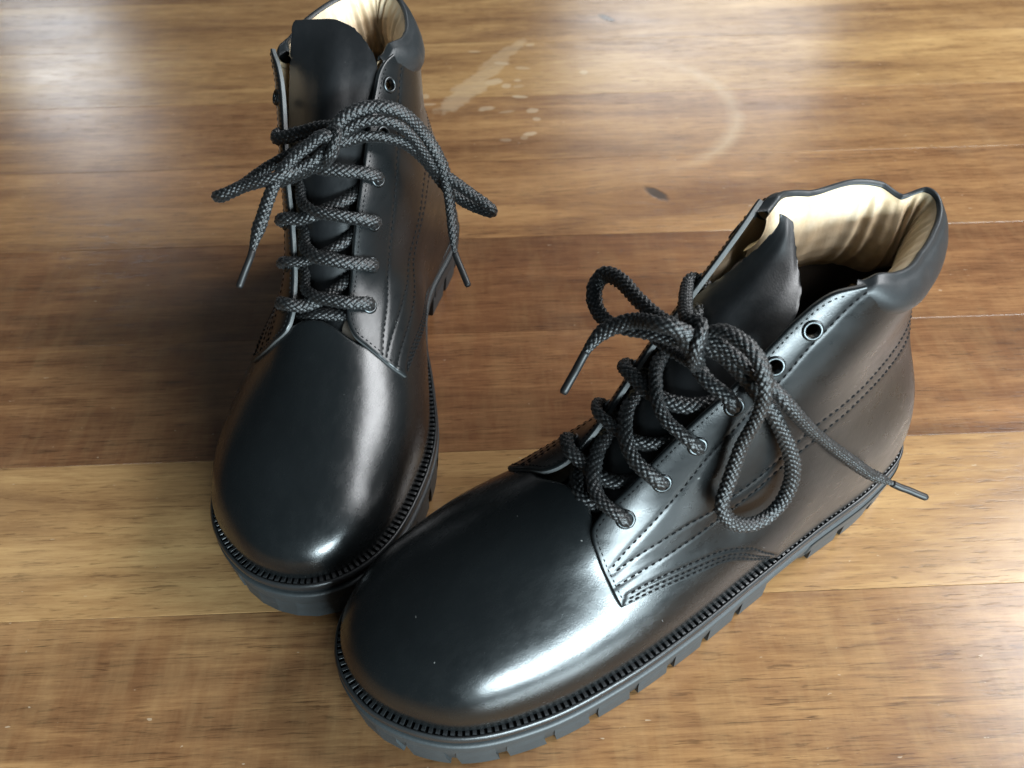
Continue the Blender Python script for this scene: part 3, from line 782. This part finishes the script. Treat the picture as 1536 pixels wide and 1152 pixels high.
        V = np.vstack([self.P(u2, a, b) for a, b in rows])
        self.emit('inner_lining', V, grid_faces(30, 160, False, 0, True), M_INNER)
        # insole
        uu = np.linspace(0, 1, 120, endpoint=False); r0 = self.P(uu, np.full(120, .03), np.full(120, -.002)); cc = r0.mean(0)
        V = np.vstack([r0, cc+(r0-cc)*.5, cc[None]]); Fc = grid_faces(2, 120, True).tolist()+[[120+i, 120+(i+1) % 120, 240] for i in range(120)]
        self.emit('insole', V, Fc, M_INNER)

    # ---- tongue --------------------------------------------------------
    def tongue(self):
        rows = []
        for v, uu in ((.370, .100), (.430, .092), (.51, .086), (.59, .084), (.66, .084)):
            us = np.array([-uu-.006, -uu*.5, 0, uu*.5, uu+.006])   # -: medial, +: lateral
            rows.append(self.P(us, np.full(5, v), np.array([-.0048, -.0058, -.0062, -.0058, -.0048])))
        for r in self.c['tongue']:
            m, c_, l = [np.array(p)*.001 for p in r]
            rows.append(np.array([m, (m+c_)/2+.07*(c_-(m+l)/2), c_, (l+c_)/2+.07*(c_-(m+l)/2), l]))
        R = np.array(rows)                       # rows x 5 x 3
        nq, npp = 90, 48
        A = np.stack([cr_open(R[:, k], nq) for k in range(5)], 1)
        G = np.stack([cr_open(A[j], npp) for j in range(nq)], 0)
        G += .0004*np.sin(np.arange(nq)*.21)[:, None, None]*np.array([0, 0, 1.])
        du = np.gradient(G, axis=1); dv = np.gradient(G, axis=0); n = np.cross(du, dv); n /= np.linalg.norm(n, axis=2)[..., None]
        if n[nq//3, npp//2, 2] < 0: n = -n
        th = .0016
        # slightly ragged cut edge
        ed = np.zeros((nq, npp)); G = G.copy()
        jit = rng.normal(0, .00016, (nq, 3)); G[:, 0] += jit; G[:, -1] += jit[::-1]
        B = G-n*th; m = nq*npp
        V = np.vstack([G.reshape(-1, 3), B.reshape(-1, 3)])
        f1 = grid_faces(nq, npp); f2 = grid_faces(nq, npp, False, m, True)
        ring = np.r_[np.arange(npp), np.arange(1, nq)*npp+npp-1, (nq-1)*npp+np.arange(npp-2, -1, -1), np.arange(nq-2, 0, -1)*npp]
        nx = np.roll(ring, -1); f3 = np.stack([ring, ring+m, nx+m, nx], -1)
        o = self.emit('tongue', V, np.vstack([f1, f2, f3]), [M_TONGUE, M_RAW])
        mi = np.zeros(len(f1)+len(f2)+len(f3), int); mi[len(f1)+len(f2):] = 1
        o.data.polygons.foreach_set('material_index', mi.tolist())
        bm = bmesh.new(); bm.from_mesh(o.data); bmesh.ops.recalc_face_normals(bm, faces=bm.faces); bm.to_mesh(o.data); bm.free()
        try: o.data.set_sharp_from_angle(angle=math.radians(50))
        except Exception: pass

    # ---- laces -----------------------------------------------------------
    def facing_u(self, side, v):
        f = np.array(FACE_LAT if side < 0 else FACE_MED)[6:]
        return float(np.interp(v, f[:, 1], f[:, 0]))
    def lacing(self):
        c = self.c
        E = {-1: EYE_LAT, 1: EYE_MED}
        def pt(side, u, v, off): return self.P(u if side < 0 else 1-u, v, off)
        def seg(side, k, lvl):
            """out of hole k of a side, over the edge, across, under the other edge to hole k+1"""
            eu, ev = E[side][k]; fu_ = self.facing_u(side, ev+.018); o2 = -side
            eu2, ev2 = E[o2][k+1]; fu2 = self.facing_u(o2, ev2-.012)
            vm = (ev+ev2)/2
            return [pt(side, eu, ev, -.0045), pt(side, eu, ev, .0010), pt(side, eu-.001, ev+.002, .0048), pt(side, (eu+fu_)/2, ev+.011, .0060), pt(side, fu_-.002, ev+.020, .0056),
                    pt(side, fu_*.5, ev+.03, .0030+lvl*.8), pt(side, 0., vm+.004, .0010+lvl), pt(o2, fu2*.6, ev2-.020, -.0018+lvl*.4),
                    pt(o2, fu2+.002, ev2-.010, -.0036), pt(o2, (fu2+eu2)/2, ev2-.003, -.0052)]
        def half(side, nseg, lv):
            out = []
            s = side
            for k in range(nseg):
                out += seg(s, k, lv if k % 2 == 0 else -lv); s = -s
            eu, ev = E[s][nseg]; fu_ = self.facing_u(s, ev+.01)
            out += [pt(s, eu, ev, -.0045), pt(s, eu, ev, .0010), pt(s, eu-.001, ev, .0048), pt(s, (eu+fu_)/2, ev+.003, .0062), pt(s, fu_-.004, ev+.002, .0066)]
            return out, s
        b = c['busy']         # side whose top used eyelet is number five
        h1, _ = half(-b, 3, .0016)      # ends at eyelet 4 of the busy side
        h2, _ = half(b, 4, -.0016)      # ends at eyelet 5 of the busy side
        e1, e2 = E[-b][0], E[b][0]
        bar = [pt(-b, e1[0], e1[1], -.0045), pt(-b, self.facing_u(-b, .47), e1[1]+.006, -.0042), pt(-1, 0., e1[1]+.010, -.0022), pt(b, self.facing_u(b, .47), e2[1]+.006, -.0042)]
        k = np.array(c['knot'])*.001; kc = k[2]
        A = [np.array(p)*.001 for p in c['loopA']]; EA = [np.array(p)*.001 for p in c['endA']]
        B = [np.array(p)*.001 for p in c['loopB']]; EB = [np.array(p)*.001 for p in c['endB']]
        w1 = [k[0], k[1], k[2], k[3], k[4]]
        p1 = list(h1)+[k[4]+(k[3]-k[4])*.2]+A+EA           # free half one
        p2 = list(h2)+w1+B+EB
        path = np.array(p1[::-1]+bar[1:]+p2)
        return path
    def lace(self):
        path = self.lacing()
        # drop points that nearly coincide
        keep = [0]
        for i in range(1, len(path)):
            if np.linalg.norm(path[i]-path[keep[-1]]) > .0012: keep.append(i)
        path = path[keep]
        # centripetal-like: even sampling of the control polygon, smoothed
        C = cr_open(path, 5200)
        for _ in range(60):
            C[1:-1] = C[1:-1]*.5+.25*(C[:-2]+C[2:])
        Ltot = np.linalg.norm(np.diff(C, axis=0), axis=1).sum()
        n = int(Ltot/.00034); C = resample_open(C, n); s = np.linspace(0, Ltot, n)
        T = np.gradient(C, axis=0); T /= np.linalg.norm(T, axis=1)[:, None]
        X = np.empty_like(C); x = np.cross(T[0], [0, 0, 1.]); x /= np.linalg.norm(x)
        for i in range(n):
            x = x-T[i]*(x@T[i]); x /= np.linalg.norm(x); X[i] = x
        Y = np.cross(T, X)
        # rotate the frame so the flat side of the lace roughly lies down
        ag = .019                               # aglet length
        m = 48; an = np.linspace(0, 2*PI, m, endpoint=False)
        rx, ry = .0030, .0024
        endf = np.clip((np.minimum(s, s[-1]-s)-ag)/.010, 0, 1); endf = .50+.50*endf
        ns_ = 7; a_ = an[None, :]; k = 2*PI/.0029
        # braid: two families of strands crossing over and under
        ph1 = ns_*a_+k*s[:, None]; ph2 = ns_*a_-k*s[:, None]
        i1 = np.floor((ph1+PI)/(2*PI)); i2 = np.floor((ph2+PI)/(2*PI)); par = (i1+i2) % 2
        c1 = np.abs(np.cos(ph1/2)); c2 = np.abs(np.cos(ph2/2))
        hgt = np.where(par > .5, c1**.40*c2**1.1, c1**1.1*c2**.40)
        hsh = np.modf(np.abs(np.sin(i1*12.9898+i2*78.233)*43758.5453))[0]
        hgt = hgt*(.70+.42*hsh)
        rad = 1+(hgt-.5)*.27+rng.normal(0, .010, hgt.shape)
        slow = 1+.05*np.sin(s*95)+.04*np.sin(s*41+1)
        V = C[:, None]+(X[:, None]*(np.cos(an)*rx)[None, :, None]+Y[:, None]*(np.sin(an)*ry)[None, :, None])*(rad*(endf*slow)[:, None])[..., None]
        i0 = int(ag*.92/Ltot*n); V = V[i0:n-i0]; hg = hgt[i0:n-i0]
        nn = len(V)
        o = self.emit('shoelace', V.reshape(-1, 3), grid_faces(nn, m, True, 0, True), M_LACE)
        at = o.data.attributes.new('strand', 'FLOAT', 'POINT'); at.data.foreach_set('value', np.clip(hg, 0, 1).reshape(-1).astype(np.float32))
        for e in (0, 1):
            idx = np.arange(0, int(ag/Ltot*n)) if e == 0 else np.arange(n-int(ag/Ltot*n), n)
            idx = idx[::3]; m2 = 16; a2 = np.linspace(0, 2*PI, m2, endpoint=False)
            R = np.full(len(idx), .00165)
            tip = 0 if e == 0 else len(idx)-1
            R[tip] = .0011; 
            Vv = (C[idx][:, None]+(X[idx][:, None]*np.cos(a2)[None, :, None]+Y[idx][:, None]*np.sin(a2)[None, :, None])*R[:, None, None]).reshape(-1, 3)
            Fc = grid_faces(len(idx), m2, True, 0, True).tolist()+[list(range(m2)), list(range((len(idx)-1)*m2, len(idx)*m2))[::-1]]
            self.emit('aglet', Vv, Fc, M_AGLET, o)

    def build(self):
        self.sole(); self.vamp(); self.quarter(-1); self.quarter(1); self.collar(); self.tongue(); self.lace()
        self.root['label'] = self.c['label']; self.root['category'] = 'boot'; self.root['group'] = 'pair of black boots'
def cr_like(x, xs, ys): return sm_interp(np.asarray(x), xs, ys)

RIGHT = dict(x=.0606, y=.2406, yaw=119.69, mirror=False, lean=0., flare_lat=.0, flare_med=.0015, busy=1,
    label='black leather boot in front, toe pointing lower left, collar open on tan lining',
    col_u=(.126, .882), rim=[(.12, .890), (.16, .895), (.21, .885), (.30, .872), (.40, .868), (.46, .872), (.50, .880), (.545, .888), (.585, .872), (.62, .884), (.67, .890), (.74, .880), (.80, .892), (.85, .902), (.88, .90)],
    rim_off=[(0, 0), (.15, 0), (.22, -2), (.33, -4.0), (.42, -3), (.5, -1.0), (.55, 1), (.585, -3.5), (.62, .5), (.7, -1), (.76, -2.0), (.82, .5), (.88, 1), (1, 0)],
    wrinkle=[(.56, .035, 260, 1.2), (.63, .04, 190, .9), (.46, .03, 230, .7), (.36, .05, 150, .45), (.27, .05, 120, .4), (.74, .05, 110, .4)],
    tongue=[((19, 128, 144), (1, 132.5, 143.5), (-18, 123, 138)), ((15.5, 113, 156.5), (2.5, 114.5, 155.5), (-14.5, 107, 147.5)), ((13.8, 102, 166), (5.5, 102.0, 164.0), (-8, 97.5, 153.5)), ((13.2, 96, 172.6), (8.5, 95, 170.3), (1.5, 92.5, 162)), ((14.6, 93, 176.6), (13.2, 91.2, 175.4), (11.6, 89.3, 173.6))],
    loopA=[(-6.9, 155.4, 162.9), (6.5, 155.2, 160.0), (19.1, 154.3, 158.0), (33.4, 152.2, 156.0), (43.1, 153.1, 152.0), (41.0, 158.6, 147.0), (31.4, 162.4, 145.0), (19.6, 162.7, 148.0), (6.6, 157.3, 152.6), (-4.4, 150.6, 154.8)],
    endA=[(-12, 149, 159), (-7.7, 156.6, 165.5), (-.8, 161.4, 165.2), (9.9, 161.4, 158.0), (15.7, 164.9, 153.0), (19.4, 169.5, 148.0), (19.7, 174.7, 143.0), (17.9, 180.1, 138.0), (16.6, 182.9, 136.0), (15.4, 186.3, 133.0), (14.2, 189.6, 130.0)],
    loopB=[(-7.7, 145.9, 154.9), (-13.4, 142.2, 163.0), (-23.7, 139.7, 163.6), (-31.7, 138.8, 159.9), (-36.7, 139.1, 151.9), (-37.2, 140.0, 138.0), (-36.4, 143.1, 123.6), (-38.4, 147.2, 105.2), (-40.7, 150.5, 96.4), (-44.4, 147.0, 86.9), (-46.7, 136.1, 80.1), (-46.5, 124.5, 81.6), (-45.7, 119.8, 92.3), (-44.0, 120.5, 106.4), (-40.4, 125.2, 120.8), (-34.8, 132.0, 136.3), (-25.2, 137.4, 147.0), (-15.4, 141.2, 152.2)],
    endB=[(-6.1, 147.2, 154.1), (-12.9, 143.5, 157.3), (-26.2, 138.1, 153.3), (-36.6, 132.4, 146.9), (-40.6, 125.8, 137.0), (-41.6, 111.7, 117.9), (-43.6, 88.7, 90.8), (-44.5, 66.1, 64.8), (-47.0, 53.9, 54.0), (-52.1, 47.8, 50.0), (-54.4, 44.6, 48.5), (-57.6, 41.5, 47.0), (-60.8, 37.6, 45.0)],
    knot=[(-.9, 147.5, 161.0), (-9.7, 148.5, 165.4), (-13.2, 152.5, 162.4), (-13.7, 153.3, 154.6), (-11.8, 149.8, 148.3)])
LEFT = dict(x=-.0802, y=.3589, yaw=172.318, mirror=True, lean=.12, flare_lat=.0025, flare_med=.0, busy=-1,
    label='black leather lace-up boot behind at left, toe towards the viewer, tongue standing upright',
    col_u=(.126, .882), rim=[(.12, .890), (.16, .895), (.21, .888), (.30, .898), (.40, .912), (.46, .918), (.50, .922), (.545, .922), (.60, .914), (.67, .902), (.74, .890), (.80, .896), (.85, .904), (.88, .902)],
    rim_off=[(0, 0), (.15, 0), (.22, -1), (.33, -1.0), (.42, -1), (.5, -1.0), (.6, 0), (.7, -1), (.76, -1.5), (.82, .5), (.88, 1), (1, 0)],
    wrinkle=[(.56, .035, 240, 1.1), (.45, .05, 200, 1.0), (.64, .04, 170, .8), (.36, .05, 150, .6), (.27, .05, 120, .4), (.74, .05, 110, .4)],
    tongue=[((13, 120, 147), (-9.5, 128, 151), (-31, 120, 143)), ((12, 106, 162), (-9.5, 112, 167.5), (-33, 103, 159)), ((10, 95.5, 172.5), (-10.5, 94, 178), (-34, 90, 172)), ((2.5, 86.5, 179), (-12.5, 81, 182.5), (-34, 81.5, 180.5)), ((-4, 81.5, 182), (-14, 78, 183.5), (-32.5, 79, 182.5))],
    loopA=[(-.3, 143.2, 156.6), (-7.2, 150.9, 152.1), (-15.0, 155.1, 149.0), (-20.9, 160.4, 149.0), (-30.1, 162.8, 147.0), (-41.0, 162.9, 143.0), (-50.3, 164.5, 139.0), (-53.6, 163.1, 137.0), (-52.6, 158.9, 135.0), (-46.2, 150.6, 135.0), (-38.6, 144.9, 139.0), (-29.9, 141.8, 144.0), (-17.9, 141.6, 151.0), (-7.9, 141.2, 155.5)],
    endA=[(1.5, 146, 158.8), (-3.7, 146.5, 162.5), (-8.8, 149.1, 159.7), (-15.4, 153.5, 155.8), (-22.1, 159.5, 150.0), (-26.8, 165.6, 142.0), (-30.0, 171.7, 134.0), (-32.9, 177.3, 127.0), (-34.0, 181.6, 123.0), (-34.3, 185.0, 121.0), (-36.6, 190.2, 116.0), (-38.7, 195.8, 111.0)],
    loopB=[(-.6, 142.4, 156.0), (8.0, 136.7, 162.1), (16.2, 133.6, 163.5), (24.8, 131.0, 161.2), (31.4, 128.5, 154.4), (36.0, 126.2, 144.1), (40.3, 123.7, 134.0), (48.4, 124.3, 128.0), (58.3, 125.3, 121.0), (67.3, 126.5, 115.0), (69.4, 126.1, 112.0), (65.8, 124.8, 110.5), (53.3, 119.9, 112.0), (43.4, 116.7, 119.0), (36.8, 121.4, 134.9), (28.6, 127.9, 148.5), (17.5, 133.4, 155.0), (8.2, 136.8, 155.6), (2.1, 140.7, 155.4)],
    endB=[(-1.7, 144.1, 158.2), (.9, 139.1, 163.7), (7.0, 134.4, 167.4), (15.5, 130.2, 168.4), (24.6, 127.8, 166.8), (31.2, 124.6, 160.5), (36.7, 120.9, 150.0), (41.5, 122.1, 142.0), (45.2, 123.7, 134.0), (47.3, 126.3, 124.0), (48.9, 130.7, 115.0), (50.9, 138.4, 105.0), (52.0, 142.8, 99.0), (53.2, 144.8, 96.0), (56.8, 149.7, 91.0), (60.4, 154.7, 86.0)],
    knot=[(-5.9, 136.3, 160.4), (2.0, 144.0, 162.6), (1.3, 149.3, 159.4), (-1.6, 151.3, 154.2), (-4.1, 148.6, 149.4)])
for cfg in (RIGHT, LEFT):
    Boot(cfg).build()
